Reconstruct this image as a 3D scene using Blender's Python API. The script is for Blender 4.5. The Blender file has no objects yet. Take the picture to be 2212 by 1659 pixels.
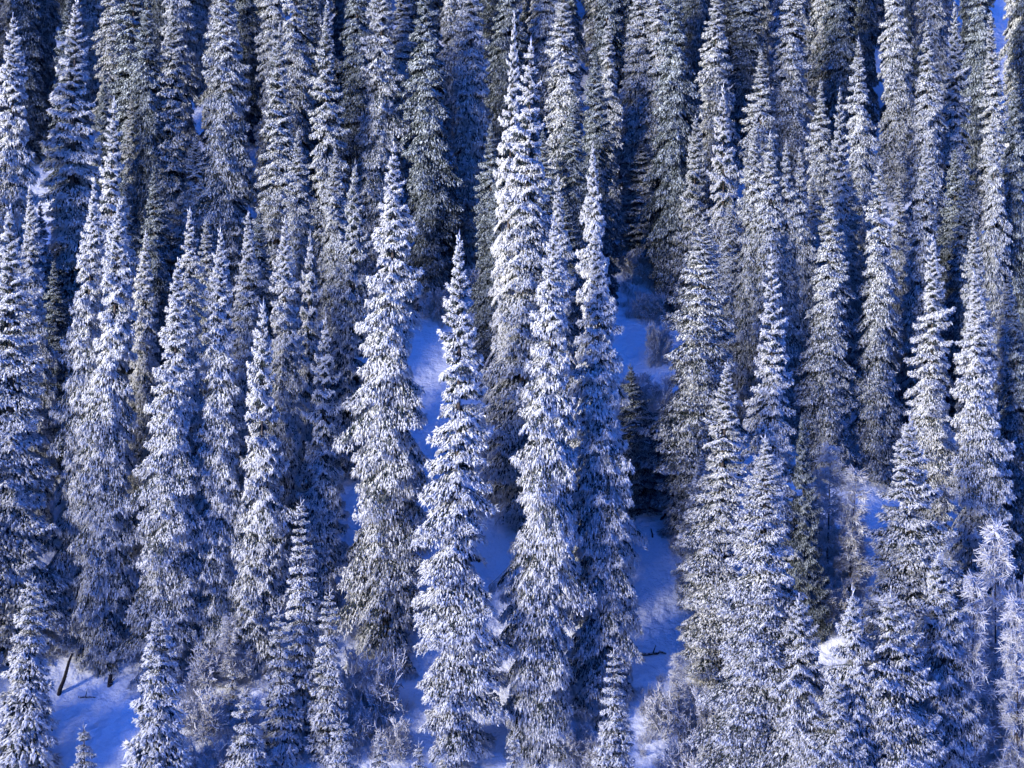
import bpy, math, random
import numpy as np

# ------------------------------------------------------------------ camera, world, sun, exposure
S = bpy.context.scene
COL = S.collection
W0, H0 = 2212.0, 1659.0            # pixel frame in which the trees were measured
VFOV = math.radians(21.2)
PITCH = math.radians(-4.0)
cam_d = bpy.data.cameras.new('camera')
cam_d.sensor_fit = 'HORIZONTAL'
cam_d.sensor_width = 36.0
HFOV = 2 * math.atan(math.tan(VFOV / 2) * 4 / 3)
cam_d.lens = 18.0 / math.tan(HFOV / 2)
cam_d.clip_start = 0.5
cam_d.clip_end = 6000
cam = bpy.data.objects.new('camera', cam_d)
cam.rotation_euler = (math.pi / 2 + PITCH, 0, 0)
COL.objects.link(cam)
S.camera = cam

SUN_AZ = math.radians(-130)        # measured from +Y (view direction), negative = to the left
SUN_EL = math.radians(6)
world = bpy.data.worlds.new('World')
S.world = world
world.use_nodes = True
nt = world.node_tree
nt.nodes.clear()
sky = nt.nodes.new('ShaderNodeTexSky')
sky.sky_type = 'NISHITA'
sky.sun_disc = False
sky.sun_elevation = SUN_EL
sky.sun_rotation = SUN_AZ
sky.altitude = 2200
sky.air_density = 1.0
sky.dust_density = 1.2
sky.ozone_density = 6.0
bg = nt.nodes.new('ShaderNodeBackground')
bg.inputs['Strength'].default_value = 0.11
wo = nt.nodes.new('ShaderNodeOutputWorld')
tint = nt.nodes.new('ShaderNodeMix'); tint.data_type = 'RGBA'; tint.blend_type = 'MULTIPLY'
tint.inputs['Factor'].default_value = 1.0
tint.inputs['B'].default_value = (0.82, 0.92, 1.58, 1)   # the camera's white balance is set for the sun: the sky reads deep blue
nt.links.new(sky.outputs[0], tint.inputs['A'])
nt.links.new(tint.outputs['Result'], bg.inputs[0])
nt.links.new(bg.outputs[0], wo.inputs[0])

sun_d = bpy.data.lights.new('sun', 'SUN')
sun_d.energy = 2.6
sun_d.angle = math.radians(26)
sun_d.color = (1.0, 0.93, 0.80)
sun = bpy.data.objects.new('sun', sun_d)
sd = (math.sin(SUN_AZ) * math.cos(SUN_EL), math.cos(SUN_AZ) * math.cos(SUN_EL), math.sin(SUN_EL))
from mathutils import Vector, Matrix
sun.rotation_euler = Vector(sd).to_track_quat('Z', 'Y').to_euler()
sun.location = (-60, -60, 80)
COL.objects.link(sun)

S.view_settings.view_transform = 'Standard'
S.view_settings.look = 'None'
S.view_settings.exposure = 2.6
S.view_settings.gamma = 1.0
S.view_settings.use_curve_mapping = False
S.render.engine = 'CYCLES'
S.cycles.max_bounces = 3
S.cycles.diffuse_bounces = 2

# ------------------------------------------------------------------ materials
def new_mat(name):
    m = bpy.data.materials.new(name)
    m.use_nodes = True
    n = m.node_tree.nodes
    b = n['Principled BSDF']
    b.inputs['Roughness'].default_value = 0.85
    b.inputs['Specular IOR Level'].default_value = 0.15
    return m, m.node_tree, b

def noise(t, scale, detail=3, coord='Object'):
    tc = t.nodes.new('ShaderNodeTexCoord')
    nz = t.nodes.new('ShaderNodeTexNoise')
    nz.inputs['Scale'].default_value = scale
    nz.inputs['Detail'].default_value = detail
    t.links.new(tc.outputs[coord], nz.inputs['Vector'])
    return nz

def ramp(t, src, pts):
    r = t.nodes.new('ShaderNodeValToRGB')
    while len(r.color_ramp.elements) < len(pts):
        r.color_ramp.elements.new(0.5)
    for e, (p, c) in zip(r.color_ramp.elements, pts):
        e.position = p
        e.color = (*c, 1)
    t.links.new(src, r.inputs[0])
    return r

def n_out(t):
    return t.nodes['Material Output']

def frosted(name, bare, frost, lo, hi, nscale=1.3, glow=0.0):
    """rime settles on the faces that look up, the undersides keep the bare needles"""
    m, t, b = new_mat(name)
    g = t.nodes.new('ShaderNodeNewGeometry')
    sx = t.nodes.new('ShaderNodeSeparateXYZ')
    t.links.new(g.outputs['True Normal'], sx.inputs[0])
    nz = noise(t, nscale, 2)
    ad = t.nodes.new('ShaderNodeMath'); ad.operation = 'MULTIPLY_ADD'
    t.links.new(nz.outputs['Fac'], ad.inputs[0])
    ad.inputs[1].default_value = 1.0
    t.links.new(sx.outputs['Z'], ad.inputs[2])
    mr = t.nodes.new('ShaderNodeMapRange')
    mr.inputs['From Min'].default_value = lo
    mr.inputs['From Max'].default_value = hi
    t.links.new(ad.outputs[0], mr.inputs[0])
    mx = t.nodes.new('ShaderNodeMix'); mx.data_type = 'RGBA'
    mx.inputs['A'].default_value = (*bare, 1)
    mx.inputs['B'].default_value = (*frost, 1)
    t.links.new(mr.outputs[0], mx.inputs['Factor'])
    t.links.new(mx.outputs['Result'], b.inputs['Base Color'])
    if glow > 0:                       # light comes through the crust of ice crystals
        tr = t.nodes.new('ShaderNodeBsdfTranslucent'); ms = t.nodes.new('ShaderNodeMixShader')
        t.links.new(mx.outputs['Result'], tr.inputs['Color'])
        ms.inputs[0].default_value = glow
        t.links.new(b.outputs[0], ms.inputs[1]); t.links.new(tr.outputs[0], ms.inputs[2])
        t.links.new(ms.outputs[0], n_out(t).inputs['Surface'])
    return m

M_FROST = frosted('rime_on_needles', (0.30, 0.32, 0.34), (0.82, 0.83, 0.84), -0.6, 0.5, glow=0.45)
M_SHADED = frosted('shaded_rime_on_needles', (0.10, 0.12, 0.13), (0.66, 0.68, 0.70), -0.2, 0.95, glow=0.3)  # darker copy of the rime, painting shade into the upper and shaded crowns
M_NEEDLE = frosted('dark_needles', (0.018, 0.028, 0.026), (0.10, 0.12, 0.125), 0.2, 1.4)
M_SPARSE_SHADE = frosted('sparse_rime_and_shade', (0.022, 0.036, 0.042), (0.52, 0.57, 0.60), 0.30, 1.35, glow=0.2)  # thin rime on the dark spruces; on fill trees it paints in forest shade
M_BARK = frosted('spruce_bark', (0.060, 0.045, 0.036), (0.16, 0.15, 0.15), 0.4, 1.4, 5.0)
M_TWIG = frosted('rime_on_twigs', (0.30, 0.27, 0.27), (0.80, 0.81, 0.83), -0.4, 0.8, 4.0, glow=0.3)
M_WOOD = frosted('dead_wood', (0.030, 0.024, 0.022), (0.7, 0.7, 0.72), 0.85, 1.25, 6.0)

def snow_mat():
    m, t, b = new_mat('snow')
    b.inputs['Roughness'].default_value = 0.7
    n1 = noise(t, 0.12, 5)
    r = ramp(t, n1.outputs['Fac'], [(0.3, (0.74, 0.76, 0.79)), (0.7, (0.86, 0.87, 0.88))])
    t.links.new(r.outputs[0], b.inputs['Base Color'])
    n2 = noise(t, 1.1, 6)
    bp = t.nodes.new('ShaderNodeBump')
    bp.inputs['Strength'].default_value = 0.9
    bp.inputs['Distance'].default_value = 0.6
    t.links.new(n2.outputs['Fac'], bp.inputs['Height'])
    t.links.new(bp.outputs[0], b.inputs['Normal'])
    return m
M_SNOW = snow_mat()

# ------------------------------------------------------------------ terrain
Y_FRONT, Z_FRONT, SLOPE = 150.0, -38.0, 0.70
BUMPS = [(12.8, 178.5, 2.6, 2.4, 1.5), (16.0, 186.0, 5.0, 4.0, 1.5), (15.0, 178.0, 6.0, 3.5, 0.9), (-52, 155, 14, 10, 1.2), (30, 165, 9, 7, 1.2),
         (-3, 208, 7, 9, -1.0), (13, 205, 5, 14, -1.4), (14, 165, 5, 12, -0.6), (48, 170, 12, 9, 0.9), (-25, 180, 15, 9, 0.9)]

def ground(x, y):
    x = np.asarray(x, float); y = np.asarray(y, float)
    hill = Z_FRONT + (y - Y_FRONT) * SLOPE
    hill = 190 - 30 * np.logaddexp(0, (190 - hill) / 30)          # the slope rounds off into a far ridge
    valley = -58.0 + 0 * y
    z = 6 * np.logaddexp(hill / 6, valley / 6)                     # and runs out in the valley floor
    bank = -2.4 - 0.72 * 4 * np.logaddexp(0, y / 4)                # the near side of the valley, from where the picture is taken
    z = 4 * np.logaddexp(z / 4, bank / 4)
    u = np.exp(-((y - 200) / 160.0) ** 2)
    z = z + u * (0.7 * np.sin(x * 0.11 + y * 0.07) + 0.5 * np.sin(x * 0.23 - y * 0.17 + 1.3) + 0.25 * np.sin(x * 0.61 + 0.4) * np.sin(y * 0.5))
    for bx, by, sx, sy, h in BUMPS:
        z = z + h * np.exp(-((x - bx) / sx) ** 2 - ((y - by) / sy) ** 2)
    return z

def ray(px, py):
    u = (px - W0 / 2) / (H0 / 2) * math.tan(VFOV / 2)
    v = (H0 / 2 - py) / (H0 / 2) * math.tan(VFOV / 2)
    c, s = math.cos(PITCH), math.sin(PITCH)
    return u, c - v * s, s + v * c           # x, y, z per unit depth

def on_ground(px, py):
    dx, dy, dz = ray(px, py)
    a, b = 60.0, 420.0
    prev = a
    for k in range(1, 400):
        d = a + (b - a) * k / 400
        if dz * d < ground(dx * d, dy * d):
            lo, hi = prev, d
            for _ in range(30):
                mid = (lo + hi) / 2
                if dz * mid < ground(dx * mid, dy * mid): hi = mid
                else: lo = mid
            return Vector((dx * lo, dy * lo, float(ground(dx * lo, dy * lo))))
        prev = d
    raise ValueError((px, py))

def link(name, mesh, parent=None):
    o = bpy.data.objects.new(name, mesh)
    COL.objects.link(o)
    o.parent = parent
    return o

def terrain():
    xs = np.unique(np.concatenate([np.linspace(-3000, -120, 24), np.arange(-120, 121, 1.2), np.linspace(121, 3000, 24)]))
    ys = np.unique(np.concatenate([np.linspace(-2500, -40, 20), np.arange(-40, 130, 5.0), np.arange(130, 270, 1.2), np.linspace(271, 3000, 60)]))
    X, Y = np.meshgrid(xs, ys)
    Z = ground(X, Y)
    v = np.stack([X, Y, Z], -1).reshape(-1, 3)
    n, k = len(xs), len(ys)
    i = (np.arange(k - 1)[:, None] * n + np.arange(n - 1)[None, :]).reshape(-1)
    f = np.stack([i, i + 1, i + n + 1, i + n], -1)
    me = bpy.data.meshes.new('snowy_ground')
    me.from_pydata(v.tolist(), [], f.tolist())
    me.polygons.foreach_set('use_smooth', [True] * len(f))
    me.materials.append(M_SNOW)
    o = link('snowy_ground', me)
    o['kind'] = 'structure'
    o['label'] = 'steep snow covered hillside under the frosted spruces'
terrain()

# ------------------------------------------------------------------ mesh building
def norm(a):
    return a / np.maximum(np.linalg.norm(a, axis=-1, keepdims=True), 1e-9)

class Acc:
    """collects triangles of spindle shaped twigs and thin tubes, one material index per triangle"""
    def __init__(s): s.v = []; s.f = []; s.m = []; s.n = 0
    def add(s, v, f, mi):
        s.v.append(v.reshape(-1, 3)); s.f.append(f.reshape(-1, 3) + s.n); s.m.append(np.full(f.reshape(-1, 3).shape[0], mi))
        s.n += v.reshape(-1, 3).shape[0]
    def spindles(s, p, d, ln, w, rng, mi, sag=None):
        """p base, d unit direction, ln length, w half width; three sided tufts, most of them fattest near the base"""
        n = len(p)
        if n == 0: return
        r = rng.normal(size=(n, 3))
        a = norm(np.cross(d, r)); b = np.cross(d, a)
        fat = rng.random(n) < 0.3                        # some end in a lump of rime
        c = np.where(fat, 0.8, rng.uniform(0.1, 0.35, n))
        mid = p + d * (ln * c)[:, None]
        tip = np.where(fat[:, None], p - d * (ln * 0.1)[:, None], p + d * ln[:, None]).copy()
        if sag is not None:
            tip[:, 2] -= np.where(fat, 0, sag); mid[:, 2] -= np.where(fat, sag * 0.8, 0)
        ring = []
        for k in range(3):
            an = 2 * math.pi * k / 3
            wk = w * rng.uniform(0.6, 1.4, n)
            ring.append(mid + (a * math.cos(an) + b * math.sin(an)) * wk[:, None] + d * (ln * rng.uniform(-0.18, 0.18, n))[:, None])
        v = np.stack(ring + [tip], 1)
        f1 = np.array([[3, 0, 1], [3, 1, 2], [3, 2, 0]]); f2 = f1[:, ::-1]
        f = np.where(fat[:, None, None], f2[None], f1[None]) + (np.arange(n) * 4)[:, None, None]
        s.add(v, f, mi)
    def pad(s, g, mi):
        """g is a grid of points (rows, columns, 3): a sheet"""
        a, b = g.shape[:2]
        i = (np.arange(a - 1)[:, None] * b + np.arange(b - 1)[None]).ravel()
        f = np.concatenate([np.stack([i, i + 1, i + b + 1], -1), np.stack([i, i + b + 1, i + b], -1)])
        s.add(g, f, mi)
    def tubes(s, p, q, r0, r1, mi, sides=3):
        n = len(p)
        if n == 0: return
        d = norm(q - p)
        up = np.where(np.abs(d[:, 2:3]) < 0.9, np.array([[0, 0, 1.0]]), np.array([[1.0, 0, 0]]))
        a = norm(np.cross(d, up)); b = np.cross(d, a)
        vs = []
        for c, r in ((p, r0), (q, r1)):
            for k in range(sides):
                an = 2 * math.pi * k / sides
                vs.append(c + (a * math.cos(an) + b * math.sin(an)) * np.asarray(r).reshape(-1, 1))
        v = np.stack(vs, 1)
        f = []
        for k in range(sides):
            j = (k + 1) % sides
            f += [[k, j, sides + j], [k, sides + j, sides + k]]
        f = np.array(f)[None] + (np.arange(n) * 2 * sides)[:, None, None]
        s.add(v, f, mi)
    def mesh(s, name, mats):
        v = np.concatenate(s.v); f = np.concatenate(s.f).astype(np.int32); m = np.concatenate(s.m).astype(np.int32)
        me = bpy.data.meshes.new(name)
        me.vertices.add(len(v)); me.vertices.foreach_set('co', v.astype(np.float32).ravel())
        me.loops.add(f.size); me.loops.foreach_set('vertex_index', f.ravel())
        me.polygons.add(len(f)); me.polygons.foreach_set('loop_start', (np.arange(len(f)) * 3).astype(np.int32))
        for mt in mats: me.materials.append(mt)
        me.polygons.foreach_set('material_index', m)
        me.update(calc_edges=True); me.validate()
        return me

def bough(acc, rng, base, az, L, rise, droop, curl, tw, dens, pend, wide):
    """one spruce bough: dark stem, rimed side twigs above, dark needles hanging below"""
    out = np.array([math.cos(az), math.sin(az), 0.0]); side = np.array([-math.sin(az), math.cos(az), 0.0])
    def curve(s):
        s = np.asarray(s)
        z = L * (rise * s - droop * s ** 1.8 + curl * s ** 5)
        return base + out * (L * s)[:, None] + np.array([0, 0, 1.0]) * z[:, None]
    ss = np.linspace(0, 1, 5)
    c = curve(ss)
    acc.tubes(c[:-1], c[1:], np.linspace(0.05, 0.02, 4) * min(1, L / 1.5), np.linspace(0.035, 0.01, 4) * min(1, L / 1.5), 1)
    # the continuous layer of rime lying along the bough
    sg = np.linspace(0.18, 0.98, 5); ug = np.linspace(-1, 1, 4)
    hg = L * wide * 0.45 * np.sin(np.pi * np.clip(sg, 0.1, 0.95)) ** 0.7
    g = curve(sg)[:, None] + side * (ug[None] * hg[:, None])[..., None] + rng.normal(0, 0.035 + 0.02 * L, (5, 4, 3))
    g[..., 2] -= np.abs(ug)[None] * hg[:, None] * (0.45 + 0.55 * pend)
    if L < 1.0: acc.pad(g, 0)
    n = max(5, int(dens * (0.5 + L) * rng.uniform(0.8, 1.2)))
    s = rng.uniform(0, 1, n) ** 0.75
    s = 0.12 + 0.88 * s
    u = rng.uniform(-1, 1, n)
    half = L * wide * np.sin(np.pi * np.clip(s, 0.05, 0.97)) ** 0.7 + 0.04
    p = curve(s) + side * (u * half)[:, None]
    p[:, 2] += -np.abs(u) * half * (0.35 + 0.35 * pend) + rng.uniform(-0.05, 0.12, n)
    d = out[None] * (0.55 + 0.4 * s)[:, None] + side[None] * (u * 0.9)[:, None]
    d = d + rng.normal(0, 0.22, (n, 3))
    d[:, 2] += -pend * rng.uniform(0.3, 1.5, n) + 0.25 * (s > 0.9)
    d = norm(d)
    ln = tw * np.clip(np.exp(rng.normal(0, 0.36, n)), 0.4, 1.8) * (1.0 - 0.25 * s)
    acc.spindles(p, d, ln, ln * rng.uniform(0.12, 0.26, n), rng, 0, sag=ln * 0.25 * pend)
    # the growing tip
    k = 4
    tp = curve(np.full(k, 0.93)); d = norm(out[None] + rng.normal(0, 0.3, (k, 3)) + np.array([0, 0, 0.1]))
    ln = tw * rng.uniform(0.7, 1.3, k)
    acc.spindles(tp, d, ln, ln * 0.15, rng, 0)
    # hanging dark needles
    k = max(2, int(n * 0.35))
    s = rng.uniform(0.05, 0.85, k); u = rng.uniform(-0.7, 0.7, k)
    p = curve(s) + side * (u * L * wide * 0.8)[:, None]; p[:, 2] -= 0.10 + np.abs(u) * L * wide * 0.35
    d = norm(np.array([0, 0, -1.0])[None] + out[None] * 0.25 + rng.normal(0, 0.3, (k, 3)))
    ln = tw * rng.uniform(0.8, 1.6, k)
    acc.spindles(p, d, ln, ln * 0.2, rng, 1)

def crown_mesh(seed, H, R, power=2.2, tw=0.265, spacing=0.72, per=6, dens=104, pend=(0.5, 1.9), lump=0.30, clear=0.02, rise=(0.55, 0.22), droop=(0.3, 1.15), wide=0.40, forks=1):
    rng = np.random.default_rng(seed)
    acc = Acc()
    ph = rng.uniform(0, 6.28, 8)
    z = H - 0.35
    stems = [(0.0, 0.0, 0.0)]
    if forks == 2: stems.append((rng.uniform(0.5, 0.9), 0.15, H * 0.06))
    while z > H * clear:
        t = 1 - z / H
        sp = spacing * (0.5 + 0.5 * min(1, t / 0.2)) * rng.uniform(0.8, 1.2)
        k = int(round(per * (0.65 + 0.35 * min(1, t / 0.12)) + rng.uniform(-0.6, 0.6)))
        a0 = rng.uniform(0, 6.28)
        for j in range(max(3, k)):
            az = a0 + 6.2832 * j / max(3, k) + rng.normal(0, 0.22)
            lum = 1 + lump * (math.sin(z * 0.9 * 0.7 + ph[0] + 2 * az) * 0.5 + math.sin(z * 0.37 + ph[1] + az) * 0.6 + math.sin(z * 1.9 + ph[2] - 3 * az) * 0.4)
            r = R * min(1.0, 0.03 + 1.0 - (1 - t) ** power)
            r *= 1 - 0.35 * max(0, (t - 0.88) / 0.12)
            L = max(0.16, r * lum * rng.uniform(0.74, 1.18))
            if rng.random() < 0.07: L *= rng.uniform(1.1, 1.3)
            if rng.random() < 0.05 and t > 0.1: continue
            q = min(1, t / 0.45)
            rs = rise[0] + (rise[1] - rise[0]) * q + rng.normal(0, 0.07)
            dr = droop[0] + (droop[1] - droop[0]) * q + rng.normal(0, 0.08)
            pe = pend[0] + (pend[1] - pend[0]) * q
            twl = tw * (0.55 + 0.45 * min(1, t / 0.25)) * min(1.0, 0.45 + L * 0.4)
            bough(acc, rng, np.array([0, 0, z + rng.uniform(-0.5, 0.5) * sp]), az, L, rs, dr, 0.22, twl, dens, pe, wide)
        z -= sp
    # the leader
    k = 9
    p = np.zeros((k, 3)); p[:, 2] = H - np.linspace(0.1, 1.3, k)
    d = norm(np.concatenate([rng.normal(0, 0.42, (k, 2)), np.ones((k, 1))], 1)); d[0] = (0, 0, 1)
    acc.spindles(p, d, np.linspace(0.6, 0.4, k), np.full(k, 0.06), rng, 0)
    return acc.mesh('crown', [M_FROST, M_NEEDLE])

def trunk_mesh(H, r):
    acc = Acc()
    zs = np.linspace(-1.0, H - 0.5, 9)
    rng = np.random.default_rng(int(H * 7))
    p = np.stack([rng.normal(0, 0.03, 9), rng.normal(0, 0.03, 9), zs], 1)
    rad = r * np.linspace(1.15, 0.1, 9)
    acc.tubes(p[:-1], p[1:], rad[:-1], rad[1:], 0, sides=9)
    return acc.mesh('trunk', [M_BARK])

class Kind: pass
def kind(H, R, seeds, **kw):
    k = Kind(); k.H = H; k.R = R; k.aspect = H / R
    k.trunk = trunk_mesh(H, 0.30 * H / 30)
    k.crowns = [crown_mesh(sd, H, R, **kw) for sd in seeds]
    k.i = 0
    return k

KINDS = {
    'tall':   kind(34, 2.75, (1, 2), power=2.9),
    'column': kind(30, 2.15, (11, 12), power=3.0, spacing=0.70, pend=(0.6, 1.7), droop=(0.4, 1.35), dens=104),
    'open':   kind(30, 2.7, (21, 22), power=2.1, spacing=0.84, lump=0.34, dens=106, pend=(0.35, 1.0), rise=(0.6, 0.25), droop=(0.25, 0.85)),
    'bushy':  kind(14, 2.9, (41, 42), power=2.6, spacing=0.58, tw=0.25, dens=98, pend=(0.5, 1.2), rise=(0.5, 0.2), droop=(0.3, 0.65), lump=0.34),
    'cone':   kind(20, 2.7, (31, 32), power=2.1, spacing=0.62, tw=0.24, dens=98, pend=(0.35, 1.0), rise=(0.5, 0.2), droop=(0.3, 0.6)),
}

def place(o, base, tip_px, scale_w, H_ref):
    """stand a tree on base with its tip in the direction of tip_px, keeping its depth"""
    dx, dy, dz = ray(*tip_px)
    d = base.y / dy
    tip = Vector((dx * d, base.y, dz * d))
    ax = tip - base
    o.location = base
    o.rotation_euler = (0, math.atan2(ax.x, ax.z), 0)
    return ax.length

def tagged(o, label, cat, group=None):
    o['label'] = label; o['category'] = cat
    if group: o['group'] = group

RND = random.Random(5)
def px_scale(base):
    return base.y * 2 * math.tan(VFOV / 2) / H0

def spruce(tip, base_px, hw, k, label, group='frosted spruces on the hillside', sparse=False):
    K = KINDS[k]
    base = on_ground(base_px[0], base_px[1] + 0.03 * (base_px[1] - tip[1]))
    root = bpy.data.objects.new('spruce_tree', None)
    COL.objects.link(root)
    hgt = place(root, base, tip, None, None)
    w = 1.06 * hw * px_scale(base)
    root.scale = (w / K.R, w / K.R, hgt / K.H)
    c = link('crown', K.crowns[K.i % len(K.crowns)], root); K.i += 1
    c.rotation_euler = (0, 0, RND.uniform(0, 6.28))
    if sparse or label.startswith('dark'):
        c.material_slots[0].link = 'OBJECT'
        c.material_slots[0].material = M_SPARSE_SHADE
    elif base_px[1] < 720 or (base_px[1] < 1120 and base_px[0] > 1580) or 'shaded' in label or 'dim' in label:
        c.material_slots[0].link = 'OBJECT'             # upper and shaded trees: their shade is painted in as a darker crown
        c.material_slots[0].material = M_SHADED
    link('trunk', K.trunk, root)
    tagged(root, label, 'tree', group)
    return root

# young spruces: every bough is a part of its own
def bough_meshes():
    out = []
    for sd in range(6):
        rng = np.random.default_rng(900 + sd)
        acc = Acc()
        bough(acc, rng, np.zeros(3), 0.0, 1.0, 0.22 + 0.05 * rng.normal(), 0.50 + 0.06 * rng.normal(), 0.05, 0.24, 60, 0.7, 0.36)
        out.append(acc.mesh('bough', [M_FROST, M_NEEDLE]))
    return out
BOUGHS = bough_meshes()
def leader_mesh():
    rng = np.random.default_rng(77); acc = Acc()
    k = 10
    p = np.zeros((k, 3)); p[:, 2] = np.linspace(-0.9, 0.0, k)
    d = norm(np.concatenate([rng.normal(0, 0.6, (k, 2)), np.ones((k, 1))], 1)); d[-1] = (0, 0, 1)
    acc.spindles(p, d, np.linspace(0.3, 0.6, k), np.full(k, 0.05), rng, 0)
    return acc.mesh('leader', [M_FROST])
LEADER = leader_mesh()
YTRUNK = trunk_mesh(10, 0.14)

def young(tip, base_px, hw, label, whorls=None, group='young frosted spruces'):
    base = on_ground(*base_px)
    root = bpy.data.objects.new('young_spruce', None)
    COL.objects.link(root)
    H = place(root, base, tip, None, None)
    R = hw * px_scale(base)
    t = link('trunk', YTRUNK, root)
    t.scale = (1, 1, H / 10)
    l = link('leader', LEADER, root); l.location = (0, 0, H - 0.45)
    z = H - 0.75
    while z > 0.3:
        t = 1 - z / H
        k = 5 if t < 0.15 else 6
        a0 = RND.uniform(0, 6.28)
        for j in range(k):
            r = R * min(1, 0.1 + (t / 0.9) ** 0.72) * RND.uniform(0.82, 1.15)
            b = link('bough', RND.choice(BOUGHS), root)
            b.location = (0, 0, z + RND.uniform(-0.08, 0.08))
            b.rotation_euler = (RND.uniform(-0.12, 0.12), RND.uniform(-0.12, 0.12) + (-0.28 if t < 0.25 else 0.06), a0 + 6.2832 * j / k + RND.uniform(-0.2, 0.2))
            b.scale = (r, r * RND.uniform(0.9, 1.2), max(r, 0.4) * RND.uniform(0.9, 1.15))
        z -= (0.42 + 0.34 * min(1, t / 0.35)) * RND.uniform(0.9, 1.1) * max(0.7, min(1.1, R / 1.4))
    tagged(root, label, 'tree', group)

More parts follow.
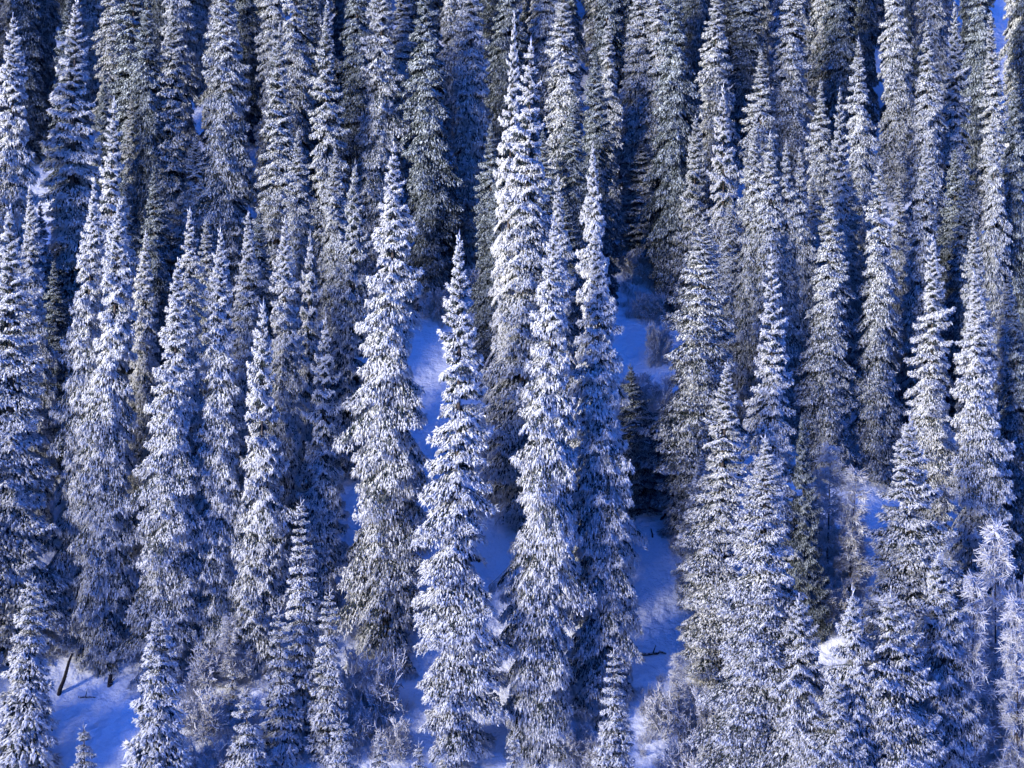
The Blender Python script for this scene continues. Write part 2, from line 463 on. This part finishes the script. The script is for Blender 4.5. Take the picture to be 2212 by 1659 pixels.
# ------------------------------------------------------------------ the trees, tip / foot / half width as measured
T = [
 # front row of tall spruces in the middle
 ((993, 512), (985, 1625), 88, 'open', 'tall spruce with sunlit white star-shaped tip, in front of the middle gap'),
 ((1197, 478), (1160, 1590), 74, 'tall', 'tall spruce with bright sunlit tip, left one of the tall pair by the blue path'),
 ((1287, 495), (1305, 1500), 72, 'tall', 'tall full spruce at the edge of the blue path, right one of the tall pair'),
 ((1281, 318), (1290, 1230), 48, 'tall', 'spruce whose thin sparse tip stands just above the right tree of the tall pair'),
 ((1205, 388), (1205, 1150), 48, 'tall', 'spruce whose tip shows just above the left tree of the tall pair'),
 ((1147, 92), (1120, 1090), 76, 'open', 'very tall broad spruce with blunt frosted top rising behind the tall pair'),
 ((1110, 36), (1085, 980), 42, 'open', 'slim spruce with blunt top touching the left side of the very tall broad spruce'),
 ((850, 318), (838, 1385), 82, 'tall', 'tall broad spruce with hanging frosted boughs left of the star-tipped spruce'),
 ((918, -70), (932, 640), 58, 'column', 'dark spruce with little frost behind the tall broad spruce with hanging boughs'),
 # left half, middle rows
 ((703, 688), (690, 1330), 58, 'cone', 'pointed spruce with even layered boughs left of the tall broad spruce with hanging boughs'),
 ((569, 658), (560, 1425), 62, 'cone', 'spruce with neat stacked tiers near its top, second pointed one left of the hanging-bough spruce'),
 ((476, 500), (468, 1400), 58, 'tall', 'frosted spruce left of the one with neat stacked tiers'),
 ((384, 566), (358, 1440), 68, 'tall', 'lumpy frosted spruce with knobbly tufts sticking out left near its top'),
 ((410, 455), (400, 1150), 45, 'column', 'slim spruce whose tip rises behind the lumpy frosted spruce'),
 ((258, 440), (212, 1400), 64, 'tall', 'tall leaning spruce in the left part with dark gap on its right'),
 ((203, 395), (160, 1350), 56, 'tall', 'tall spruce close against the left side of the leaning spruce'),
 ((247, 218), (228, 1000), 58, 'open', 'spruce with ragged boughs jutting right against the dark blue gap'),
 ((163, 4), (145, 820), 80, 'open', 'tall spruce with sunlit white spire and tiered boughs at upper left'),
 ((22, 452), (22, 1400), 98, 'open', 'wide frosted spruce cut by the left edge'),
 ((64, 405), (78, 1120), 46, 'tall', 'narrow spruce tip beside the wide spruce at the left edge'),
 ((28, 36), (22, 900), 62, 'tall', 'upper spruce with rounded pale tip cut by the left edge'),
 ((315, 503), (305, 1150), 42, 'column', 'small-topped spruce standing in the dark gap right of the leaning spruce'),
 ((536, 462), (530, 1150), 50, 'tall', 'spruce with spiky tip between the tiered spruce and the one to its left, behind both'),
 ((616, 475), (610, 1240), 50, 'tall', 'frosted spruce behind the two pointed layered spruces'),
 ((670, 508), (662, 1160), 44, 'cone', 'pointed spruce tip behind the evenly layered spruce'),
 ((767, 356), (755, 1000), 58, 'cone', 'shaded spruce half hidden at the left side of the hanging-bough spruce'),
 ((374, -20), (365, 640), 54, 'open', 'bright columnar spruce standing out before the dark upper left gap'),
 ((288, -70), (285, 560), 62, 'column', 'dark spruce with little frost left of the bright columnar one in the upper left'),
 ((318, -20), (322, 650), 46, 'column', 'dark narrow spruce close against the left side of the bright columnar one'),
 ((490, -90), (485, 680), 62, 'tall', 'broad blue-white spruce cut by the top edge, right of the bright columnar one'),
 ((605, 55), (592, 700), 56, 'open', 'spruce with boughs jutting left like shelves in the upper left'),
 ((640, -90), (630, 520), 48, 'column', 'shaded spruce behind the one with shelf-like boughs'),
 ((706, 5), (700, 680), 50, 'open', 'slender spruce with spiky tip near the top edge left of the dark tree row'),
 ((826, -90), (815, 620), 54, 'tall', 'tall drooping spruce cut by the top edge above the hanging-bough spruce'),
 ((772, -120), (770, 480), 46, 'column', 'dark spruce between the slender spiky one and the tall drooping one near the top edge'),
 ((1022, -90), (1005, 560), 46, 'column', 'blue shaded column spruce above the small snow gap in the upper middle'),
 ((1218, -30), (1222, 560), 52, 'column', 'blue spruce with layered top right of the very tall broad spruce'),
 ((1316, 40), (1305, 560), 34, 'column', 'thin pale spruce spire in the upper middle, right of the blue layered one'),
 ((1382, -70), (1380, 500), 48, 'column', 'pale column spruce right of the thin spire, left of two'),
 ((1420, -50), (1428, 520), 46, 'column', 'pale column spruce right of the thin spire, right of two'),
 ((1384, 300), (1400, 548), 64, 'cone', 'small blue shaded spruce with many tiers above the shaded snow hollow'),
 # right half
 ((1502, 255), (1498, 690), 46, 'cone', 'small pointed spruce with open tiers near the shaded hollow, its tip spiky'),
 ((1563, 188), (1562, 720), 46, 'cone', 'bright-tipped thin spruce next to the small pointed one with open tiers'),
 ((1632, 250), (1622, 900), 44, 'tall', 'spiky spruce, first of a close row of four tips right of the bright thin one'),
 ((1664, 288), (1668, 930), 46, 'column', 'fullest spruce of the close row of four tips'),
 ((1698, 308), (1702, 930), 36, 'column', 'third tip in the close row of four spruces'),
 ((1728, 325), (1730, 930), 40, 'column', 'last and dimmest tip in the close row of four spruces'),
 ((1644, 112), (1640, 640), 46, 'column', 'blue spruce with rounded tip rising behind the close row of four'),
 ((1548, -40), (1545, 520), 46, 'column', 'pale drooping spruce cut by the top edge above the bright thin one'),
 ((1773, 178), (1772, 690), 38, 'column', 'dim spruce tip between the close row of four and the dark vertical gap'),
 ((1814, 195), (1808, 820), 38, 'open', 'thin spruce with curved tip beside the dim one'),
 ((1855, 86), (1862, 700), 42, 'column', 'tall blue spruce with blurred tip in the upper right, left of a dark gap'),
 ((1901, 352), (1893, 1010), 50, 'column', 'slender spruce with spire leaning right at the edge of the long dark gap'),
 ((1795, 410), (1785, 1010), 54, 'column', 'blue-white spruce with pointed tip above the bare larches'),
 ((1998, 315), (1992, 960), 46, 'column', 'spruce with pale tip right of the long dark gap'),
 ((2003, 44), (2003, 640), 44, 'column', 'blue spruce tip in the upper right above the pale-tipped one'),
 ((2063, 8), (2066, 600), 44, 'open', 'spruce with rounded tip near the top edge, left of the blue snow strip'),
 ((2141, 32), (2152, 600), 44, 'open', 'spruce with boughs curling left beside the blue snow strip'),
 ((2145, 246), (2152, 900), 34, 'column', 'very thin pale spruce spire near the right edge'),
 ((2103, 481), (2112, 1060), 42, 'tall', 'spruce with pointed top behind the gold-lit spruce'),
 ((2016, 512), (2008, 1160), 56, 'open', 'spruce with upturned boughs and pale tip left of the gold-lit spruce'),
 ((2104, 592), (2130, 1330), 62, 'tall', 'spruce with its left side lit pale gold near the right edge'),
 ((1965, 908), (1965, 1480), 104, 'cone', 'broad cone-shaped spruce with two tips beside the bare larches'),
 ((1521, 466), (1500, 1120), 84, 'tall', 'broad shaded spruce with dark lower boughs right of the blue snow path'),
 ((1666, 543), (1672, 1330), 60, 'open', 'spruce with bright sunlit spire and one long bough jutting right'),
 ((1572, 786), (1535, 1450), 82, 'open', 'full spruce with ragged sunlit top at the right edge of the blue snow path'),
 ((1653, 946), (1640, 1720), 98, 'tall', 'large bright spruce with shelf boughs in front of the one with the jutting bough'),
 ((1726, 1295), (1718, 1780), 92, 'bushy', 'pointed spruce at the bottom right with star-like boughs before a dark gap'),
 ((1841, 1280), (1850, 1800), 82, 'bushy', 'spruce with pale tip at the bottom right, beside the round-topped spruce'),
 ((1925, 1280), (1935, 1780), 112, 'bushy', 'round-topped bushy spruce at the bottom right'),
 ((1808, 1470), (1800, 1850), 84, 'bushy', 'short spruce at the bottom edge between the star-boughed and the pale-tipped ones'),
 ((2025, 1195), (2050, 1680), 84, 'bushy', 'bushy spruce right of the broad cone-shaped one, partly behind the round-topped one'),
 ((2192, 150), (2200, 860), 44, 'column', 'dark spruce at the upper right edge'),
 ((2192, 655), (2205, 1280), 50, 'column', 'dark blue spruce low at the right edge behind the gold-lit one'),
 ((1458, -60), (1456, 640), 52, 'column', 'dark shaded spruce left of the small pointed one with open tiers'),
 ((1362, 790), (1392, 1095), 58, 'cone', 'dark bushy spruce with little frost beside the sunlit snow mound'),
 ((1732, 900), (1742, 1370), 44, 'cone', 'dark spruce in shade right of the large bright spruce with shelf boughs'),
 ((1516, 980), (1500, 1300), 44, 'cone', 'short spruce with spiky tips at the left side of the ragged sunlit one'),
]
for row in T:
    spruce(*row)

Y = [
 ((70, 1240), (52, 1725), 68, 'young spruce with upswept snowy boughs in the lower left corner'),
 ((347, 1318), (338, 1760), 72, 'young spruce with ragged boughs right of the open blue snow at lower left'),
 ((601, 1308), (612, 1650), 46, 'young tiered spruce, left of three close together near the bottom'),
 ((650, 1075), (652, 1600), 48, 'tallest of three young spruces close together near the bottom'),
 ((712, 1268), (706, 1650), 44, 'young tiered spruce with long bare leader, right of three close together'),
 ((528, 1483), (545, 1740), 52, 'small bushy spruce with two tips left of the three young ones'),
 ((735, 1545), (742, 1760), 46, 'small dense spruce below the bare frosted bush near the bottom'),
 ((822, 1572), (822, 1740), 28, 'tiny spruce at the bottom edge left of the star-tipped tall spruce'),
 ((1326, 1392), (1330, 1760), 48, 'young spruce with stepped tiers at the foot of the tall pair'),
 ((1111, 1576), (1110, 1760), 26, 'tiny pale spruce at the bottom edge under the left tree of the tall pair'),
 ((905, 1596), (905, 1760), 28, 'tiny spruce in front of the foot of the star-tipped tall spruce'),
 ((503, 1428), (503, 1560), 22, 'smallest dim spruce among the bare bushes at lower left'),
 ((180, 1560), (185, 1740), 34, 'dark little spruce with hardly any frost on the open blue snow'),
 ((1520, 1600), (1525, 1740), 30, 'little spruce among the bare bushes by the bottom end of the blue path'),
]
for row in Y:
    young(*row)

# trees further up the slope show as dim columns between the named ones; unseen ones beyond the left cast shade
HANDLES = [   # foot in the picture and short name of the trees the dim ones stand behind
 (1120, 'very tall broad spruce'), (1085, 'slim blunt spruce beside the very tall broad one'), (932, 'dark spruce above the hanging-bough one'),
 (228, 'ragged-boughed spruce by the dark gap'), (145, 'white-spired spruce at upper left'), (22, 'rounded pale tip at the left edge'), (78, 'narrow tip near the left edge'),
 (305, 'small-topped spruce in the dark gap'), (365, 'bright columnar spruce at upper left'), (285, 'dark spruce at upper left'), (485, 'broad blue-white spruce at the top edge'),
 (592, 'spruce with shelf-like boughs'), (630, 'shaded spruce beside the shelf-boughed one'), (700, 'slender spiky spruce at the top edge'), (815, 'tall drooping spruce at the top edge'),
 (755, 'shaded spruce beside the hanging-bough one'), (1005, 'blue column spruce above the small snow gap'), (1222, 'blue layered spruce at the top middle'), (1305, 'thin pale spire at the top middle'),
 (1380, 'left one of the two pale column spruces'), (1428, 'right one of the two pale column spruces'), (1456, 'dark spruce left of the open-tiered one'), (1498, 'small pointed open-tiered spruce'),
 (1562, 'bright-tipped thin spruce'), (1545, 'pale drooping spruce at the top edge'), (1640, 'round-tipped blue spruce'), (1622, 'first of the close row of four tips'), (1668, 'fullest of the close row of four tips'),
 (1702, 'third of the close row of four tips'), (1730, 'dimmest of the close row of four tips'), (1772, 'dim tip beside the close row of four'), (1808, 'thin spruce with curved tip'),
 (1862, 'blurred tall blue spruce at upper right'), (1893, 'slender spruce at the dark gap'), (1785, 'pointed spruce above the bare larches'), (1992, 'pale-tipped spruce right of the dark gap'),
 (2003, 'blue tip at the upper right'), (2066, 'rounded tip left of the snow strip'), (2152, 'thin pale spire near the right edge'), (2112, 'pointed top behind the gold-lit spruce'), (2200, 'dark spruce at the right edge'),
]
USED = set()
def dim_label(x, y, sparse):
    word = 'dark' if sparse else 'dim'
    level = 'highest up' if y < 130 else 'higher up' if y < 320 else 'behind' if y < 560 else 'lower'
    for hx, h in sorted(HANDLES, key=lambda q: abs(q[0] - x))[:6]:
        side = 'left of' if x < hx else 'right of'
        for lab in ('%s spruce %s, %s the %s' % (word, level, side, h),):
            if lab not in USED:
                USED.add(lab)
                return lab
    return None
fill = []
for y0, y1, step in ((330, 470, 104), (150, 300, 80), (-40, 110, 66)):
    for x in np.arange(-50, 2290, step):
        fill.append((x + RND.uniform(-20, 20), RND.uniform(y0, y1)))
for x, y in ((90, 900), (120, 1010), (275, 830), (335, 900), (440, 980), (560, 900), (640, 820), (720, 860), (1060, 760), (1570, 900), (1760, 830), (1830, 780), (1940, 850), (2060, 820), (2180, 1000), (2080, 900), (1220, 850), (1240, 720), (1290, 640), (1175, 760), (1075, 830), (1130, 840), (1268, 1330), (1178, 1260), (600, 640), (420, 700), (290, 640), (230, 690)):  # the hidden ones behind the tall pair are added to shade the gully
    fill.append((x, y))
def clear_of_gaps(x, y):
    for gx0, gx1, gy0, gy1 in ((1330, 1460, 480, 1500), (960, 1030, 380, 560), (2130, 2185, -60, 130)):
        if gx0 < x < gx1 and gy0 < y < gy1: return False
    return True
for x, y in fill:
    if not clear_of_gaps(x, y): continue
    k = RND.choice(['column', 'column', 'tall'])
    h = RND.uniform(430, 600) * (1.0 if y < 500 else 0.9)
    sp = RND.random() < 0.5  # half the fill crowns go dark, a painted stand-in for shade between trees
    lab = dim_label(x, y, sp)
    if lab:
        spruce((x + RND.uniform(-6, 6), y - h), (x, y), RND.uniform(34, 48), k, lab, 'half hidden spruces further up the slope', sparse=sp)
for x, y in ((-150, 300), (-250, 450), (-350, 250), (-480, 500), (-600, 300), (-520, 900), (-650, 1200), (-160, 900), (-100, 1700), (-200, 1750), (-330, 1500), (-450, 1650), (-560, 1500), (-230, 1100), (-90, 1050), (-420, 1150), (-700, 1500), (-760, 1200), (-820, 900), (-640, 700), (-120, 1200), (-230, 1300), (-330, 1150), (-130, 1500), (-280, 1600), (-190, 650), (-420, 1400)):
    spruce((x, y - 850), (x, y), 66, RND.choice(['tall', 'open']), 'unseen spruce added outside the left edge to cast shade', 'unseen shade-casting spruces beyond the left edge')  # unseen trees, added for the shadows they throw into view

# ------------------------------------------------------------------ bare frosted shrubs and larches
def shrub_mesh(seed, stems=9, size=2.2, spread=0.6, levels=5, r0=0.035, twist=0.5):
    rng = np.random.default_rng(seed); acc = Acc()
    P = np.concatenate([rng.normal(0, 0.15, (stems, 2)), np.full((stems, 1), -0.2)], 1)
    az = rng.uniform(0, 6.28, stems)
    D = norm(np.stack([np.cos(az) * spread, np.sin(az) * spread, np.ones(stems)], 1))
    ln = np.full(stems, size * 0.34); r = np.full(stems, r0)
    for lv in range(levels):
        Q = P + D * (ln * rng.uniform(0.7, 1.2, len(ln)))[:, None]
        acc.tubes(P, Q, r, r * 0.7, 0)
        n = len(P); reps = 4 if lv < levels - 1 else 0
        if not reps: break
        f = rng.uniform(0.35, 1.0, (n, reps)); f[:, 0] = 1
        P2 = (P[:, None] + (Q - P)[:, None] * f[..., None]).reshape(-1, 3)
        D2 = norm((D[:, None] + rng.normal(0, twist, (n, reps, 3))).reshape(-1, 3) + np.array([0, 0, 0.06]))
        ln = np.repeat(ln * 0.68, reps); r = np.maximum(np.repeat(r * 0.68, reps), 0.021)
        P, D = P2, D2
    return acc.mesh('branches', [M_TWIG])

def larch_mesh(seed, H=11, R=2.0):
    rng = np.random.default_rng(seed); acc = Acc()
    zs = np.sort(rng.uniform(0.10 * H, H * 0.98, 150))
    for z in zs:
        t = 1 - z / H
        L = R * (0.15 + 0.85 * t ** 0.6) * rng.uniform(0.5, 1.1)
        az = rng.uniform(0, 6.28); o = np.array([math.cos(az), math.sin(az), 0])
        s = np.linspace(0, 1, 4)
        c = np.array([0, 0, z]) + o * (L * s)[:, None] + np.array([0, 0, 1.0]) * (L * (0.35 * s - 0.3 * s ** 2))[:, None]
        acc.tubes(c[:-1], c[1:], np.array([.034, .028, .022]), np.array([.028, .022, .016]), 0)
        k = int(10 + 20 * L)
        u = rng.uniform(0.2, 1, k)
        p = np.array([0, 0, z]) + o * (L * u)[:, None] + np.array([0, 0, 1.0]) * (L * (0.35 * u - 0.3 * u ** 2))[:, None]
        d = norm(o + rng.normal(0, 0.7, (k, 3)) - np.array([0, 0, 0.15]))
        q = p + d * rng.uniform(0.2, 0.7, k)[:, None]
        acc.tubes(p, q, np.full(k, .026), np.full(k, .014), 0)
    return acc.mesh('branches', [M_TWIG])

SHRUBS = [shrub_mesh(s, stems=8 + s % 3 * 2) for s in (41, 42, 43, 44)]
LARCHES = [larch_mesh(s) for s in (51, 52, 53)]
LTRUNK = trunk_mesh(11, 0.10)

def shrub(px, wpx, hpx, label, group='bare frosted bushes'):
    base = on_ground(*px)
    me = SHRUBS[RND.randrange(4)]
    root = bpy.data.objects.new('bare_bush', None); COL.objects.link(root)
    root.location = base
    sc = px_scale(base)
    root.scale = (1.35 * wpx * sc / 1.7, 1.35 * wpx * sc / 1.7, 1.45 * hpx * sc / 2.0)
    root.rotation_euler = (0, 0, RND.uniform(0, 6.28))
    link('branches', me, root)
    tagged(root, label, 'bush', group)

def larch(tip, px, wpx, label, group='bare frosted larches'):
    base = on_ground(*px)
    root = bpy.data.objects.new('bare_larch', None); COL.objects.link(root)
    H = place(root, base, tip, None, None)
    w = wpx * px_scale(base) / 2.0
    root.scale = (w, w, H / 11)
    link('branches', LARCHES[RND.randrange(3)], root)
    link('trunk', LTRUNK, root)
    tagged(root, label, 'tree', group)

BUSH = [
 ((150, 1400), 60, 70, 'bare frosted bush left above the open blue snow at lower left'),
 ((215, 1385), 60, 75, 'bare frosted bush at the top of the open blue snow, under the leaning spruce'),
 ((270, 1420), 45, 60, 'low frosted bush at the right top corner of the open blue snow'),
 ((400, 1430), 50, 70, 'thin bare bush just right of the ragged young spruce'),
 ((450, 1480), 65, 90, 'wide bare frosted bush below the lumpy spruce'),
 ((520, 1470), 40, 80, 'bare bush left of the three young spruces'),
 ((430, 1590), 70, 90, 'dense low frosted bush right of the ragged young spruce near the bottom'),
 ((470, 1680), 70, 80, 'low bush at the bottom edge right of the ragged young spruce'),
 ((800, 1560), 75, 150, 'large bare frosted bush with white twigs left of the star-tipped spruce'),
 ((770, 1610), 50, 90, 'smaller bare bush in front of the large white-twigged one'),
 ((850, 1640), 45, 80, 'low dark bush at the left foot of the star-tipped spruce'),
 ((1375, 590), 60, 55, 'blue shaded bush at the top of the shaded hollow'),
 ((1420, 620), 50, 60, 'blue shaded bush at the right of the shaded hollow'),
 ((1400, 690), 40, 55, 'thin bush in the middle of the shaded hollow'),
 ((1425, 790), 30, 90, 'thin bare bush at the right edge of the shaded path'),
 ((1385, 890), 50, 60, 'brownish bush above the sunlit snow mound'),
 ((1430, 900), 40, 60, 'bush at the right above the sunlit snow mound'),
 ((1065, 1040), 40, 60, 'shaded bush in the narrow gap right of the star-tipped spruce'),
 ((1075, 1090), 40, 55, 'lower shaded bush in the narrow gap right of the star-tipped spruce'),
 ((940, 690), 50, 70, 'dim bush behind the tip of the star-tipped spruce, left side'),
 ((1040, 640), 50, 70, 'dim bush behind the tip of the star-tipped spruce, right side'),
 ((1000, 560), 40, 40, 'small bush in the small snow gap in the upper middle'),
 ((1470, 1190), 28, 36, 'small dark bush in the blue snow path by the ragged sunlit spruce'),
 ((1440, 1590), 55, 100, 'pale bare bush at the bottom of the blue snow path'),
 ((1500, 1620), 60, 120, 'dense frosted bush right of the pale bare bush near the bottom'),
 ((1490, 1700), 70, 100, 'spreading frosted bush at the bottom edge by the path'),
 ((1290, 1660), 40, 60, 'low bush at the bottom between the tall pair and the stepped young spruce'),
 ((1235, 1640), 45, 55, 'low pale bush under the left tree of the tall pair'),
 ((1790, 1340), 50, 80, 'pale snowy bush below the bare larches'),
 ((1765, 1290), 35, 70, 'thin bush at the left foot of the bare larches'),
 ((1830, 1260), 45, 90, 'fine bare bush between the larches and the broad cone-shaped spruce'),
 ((2130, 1480), 60, 150, 'tall pale bush near the right edge under the gold-lit spruce'),
 ((2190, 1420), 60, 170, 'pale spiky bush cut by the right edge'),
 ((2110, 1620), 70, 140, 'wide pale bush at the lower right near the bushy spruce'),
 ((2190, 1660), 80, 190, 'large pale bush in the lower right corner'),
 ((2060, 1720), 60, 120, 'dim bush at the bottom edge in the lower right'),
]
for row in BUSH: shrub(*row)
LAR = [
 ((1795, 960), (1785, 1290), 62, 'bare brownish larch below the blue-white spruce with pointed tip'),
 ((1850, 1010), (1832, 1300), 60, 'bare larch touching the left side of the broad cone-shaped spruce'),
 ((1755, 1030), (1760, 1310), 48, 'bare larch beside the dark shaded spruce'),
 ((2150, 1130), (2150, 1600), 70, 'tall pale bare larch near the right edge below the gold-lit spruce'),
 ((2105, 1240), (2095, 1700), 60, 'pale bare larch right of the bushy spruce'),
 ((2195, 1290), (2200, 1720), 60, 'bare larch cut by the right edge'),
 ((1462, 1415), (1470, 1600), 34, 'little bare larch with white twigs at the bottom end of the blue path'),
 ((495, 1330), (497, 1500), 36, 'small bare larch among the bushes below the tiered spruce'),
]
for row in LAR: larch(*row)

def undergrowth():
    rng = np.random.default_rng(8); acc = Acc()
    for x0, x1, y0, y1, n in ((1340, 1465, 525, 690, 90), (1340, 1445, 820, 925, 40), (110, 300, 1335, 1425, 70), (380, 600, 1330, 1650, 130), (740, 880, 1370, 1650, 60),
                              (1380, 1570, 1470, 1710, 80), (1740, 1870, 1120, 1380, 80), (2060, 2225, 1290, 1710, 120), (1205, 1305, 1550, 1690, 40), (930, 1085, 590, 720, 50), (1040, 1100, 960, 1120, 40)):
        for k in range(n):
            b = np.array(on_ground(rng.uniform(x0, x1), rng.uniform(y0, y1)))
            m = 14; hgt = rng.uniform(0.5, 1.3)
            d = norm(np.concatenate([rng.normal(0, 0.5, (m, 2)), np.ones((m, 1))], 1))
            p = b + np.concatenate([rng.normal(0, 0.15, (m, 2)), np.zeros((m, 1))], 1)
            q = p + d * (hgt * rng.uniform(0.6, 1.1, m))[:, None]
            acc.tubes(p, q, np.full(m, .022), np.full(m, .014), 0)
            f = rng.uniform(0.3, 0.95, (m, 2))
            p2 = (p[:, None] + (q - p)[:, None] * f[..., None]).reshape(-1, 3)
            d2 = norm(np.repeat(d, 2, 0) + rng.normal(0, 0.55, (2 * m, 3)))
            acc.tubes(p2, p2 + d2 * (hgt * rng.uniform(0.2, 0.5, 2 * m))[:, None], np.full(2 * m, .018), np.full(2 * m, .010), 0)
    o = link('undergrowth', acc.mesh('undergrowth', [M_TWIG]))
    o['kind'] = 'stuff'
    o['label'] = 'low frosted twigs poking out of the snow between the trees'
    o['category'] = 'undergrowth'
undergrowth()

# ------------------------------------------------------------------ stumps and fallen wood
def stump(px, h, r, lean, label):
    base = on_ground(*px)
    acc = Acc()
    n = 6; rng = np.random.default_rng(int(px[0]))
    zs = np.linspace(-0.3, h, n)
    p = np.stack([lean * np.clip(zs, 0, None) + rng.normal(0, r * 0.15, n), rng.normal(0, r * 0.15, n), zs], 1)
    rad = r * np.linspace(1.25, 0.6, n)
    acc.tubes(p[:-1], p[1:], rad[:-1], rad[1:], 0, sides=8)
    acc.tubes(p[-1:], p[-1:] + np.array([[lean * 0.1, 0, r * 0.7]]), rad[-1:], np.array([r * 0.15]), 0, sides=8)
    acc.tubes(p[2:3], p[2:3] + np.array([[r * 2.2, -r, r * 2.4]]), np.array([r * 0.35]), np.array([r * 0.12]), 0, sides=5)
    o = link('tree_stump', acc.mesh('tree_stump', [M_WOOD])); o.location = base
    tagged(o, label, 'stump')

def log(px0, px1, r, label):
    a = on_ground(*px0); b = on_ground(*px1)
    acc = Acc(); n = 7; rng = np.random.default_rng(int(px0[0]) + 3)
    pts = np.array([list(a.lerp(b, i / (n - 1)) - a) for i in range(n)]) + rng.normal(0, r * 0.5, (n, 3)); pts[:, 2] += r * 0.6
    rad = r * np.linspace(1.0, 0.45, n)
    acc.tubes(pts[:-1], pts[1:], rad[:-1], rad[1:], 0, sides=7)
    acc.tubes(pts[3:4], pts[3:4] + np.array([[0.2, -0.2, 0.7]]), np.array([r * 0.4]), np.array([r * 0.15]), 0, sides=5)
    o = link('fallen_log', acc.mesh('fallen_log', [M_WOOD])); o.location = a
    tagged(o, label, 'log')

stump((237, 1480), 0.85, 0.2, 0.05, 'small dark stump on the open blue snow at lower left')
stump((126, 1500), 3.2, 0.14, 0.35, 'dark leaning snag at the left side of the open blue snow')
log((170, 1507), (205, 1508), 0.10, 'thin dark log lying on the open blue snow at lower left')
log((1375, 1420), (1440, 1412), 0.16, 'dark log across the blue snow path near its lower end')
stump((1428, 1122), 0.5, 0.13, 0.8, 'small dark tilted snag on the sunlit snow mound')
stump((1410, 1160), 0.7, 0.07, -0.2, 'thin twiggy snag on the snow below the sunlit mound')
stump((1380, 668), 1.3, 0.2, 0.1, 'dark snag standing in the shaded hollow')
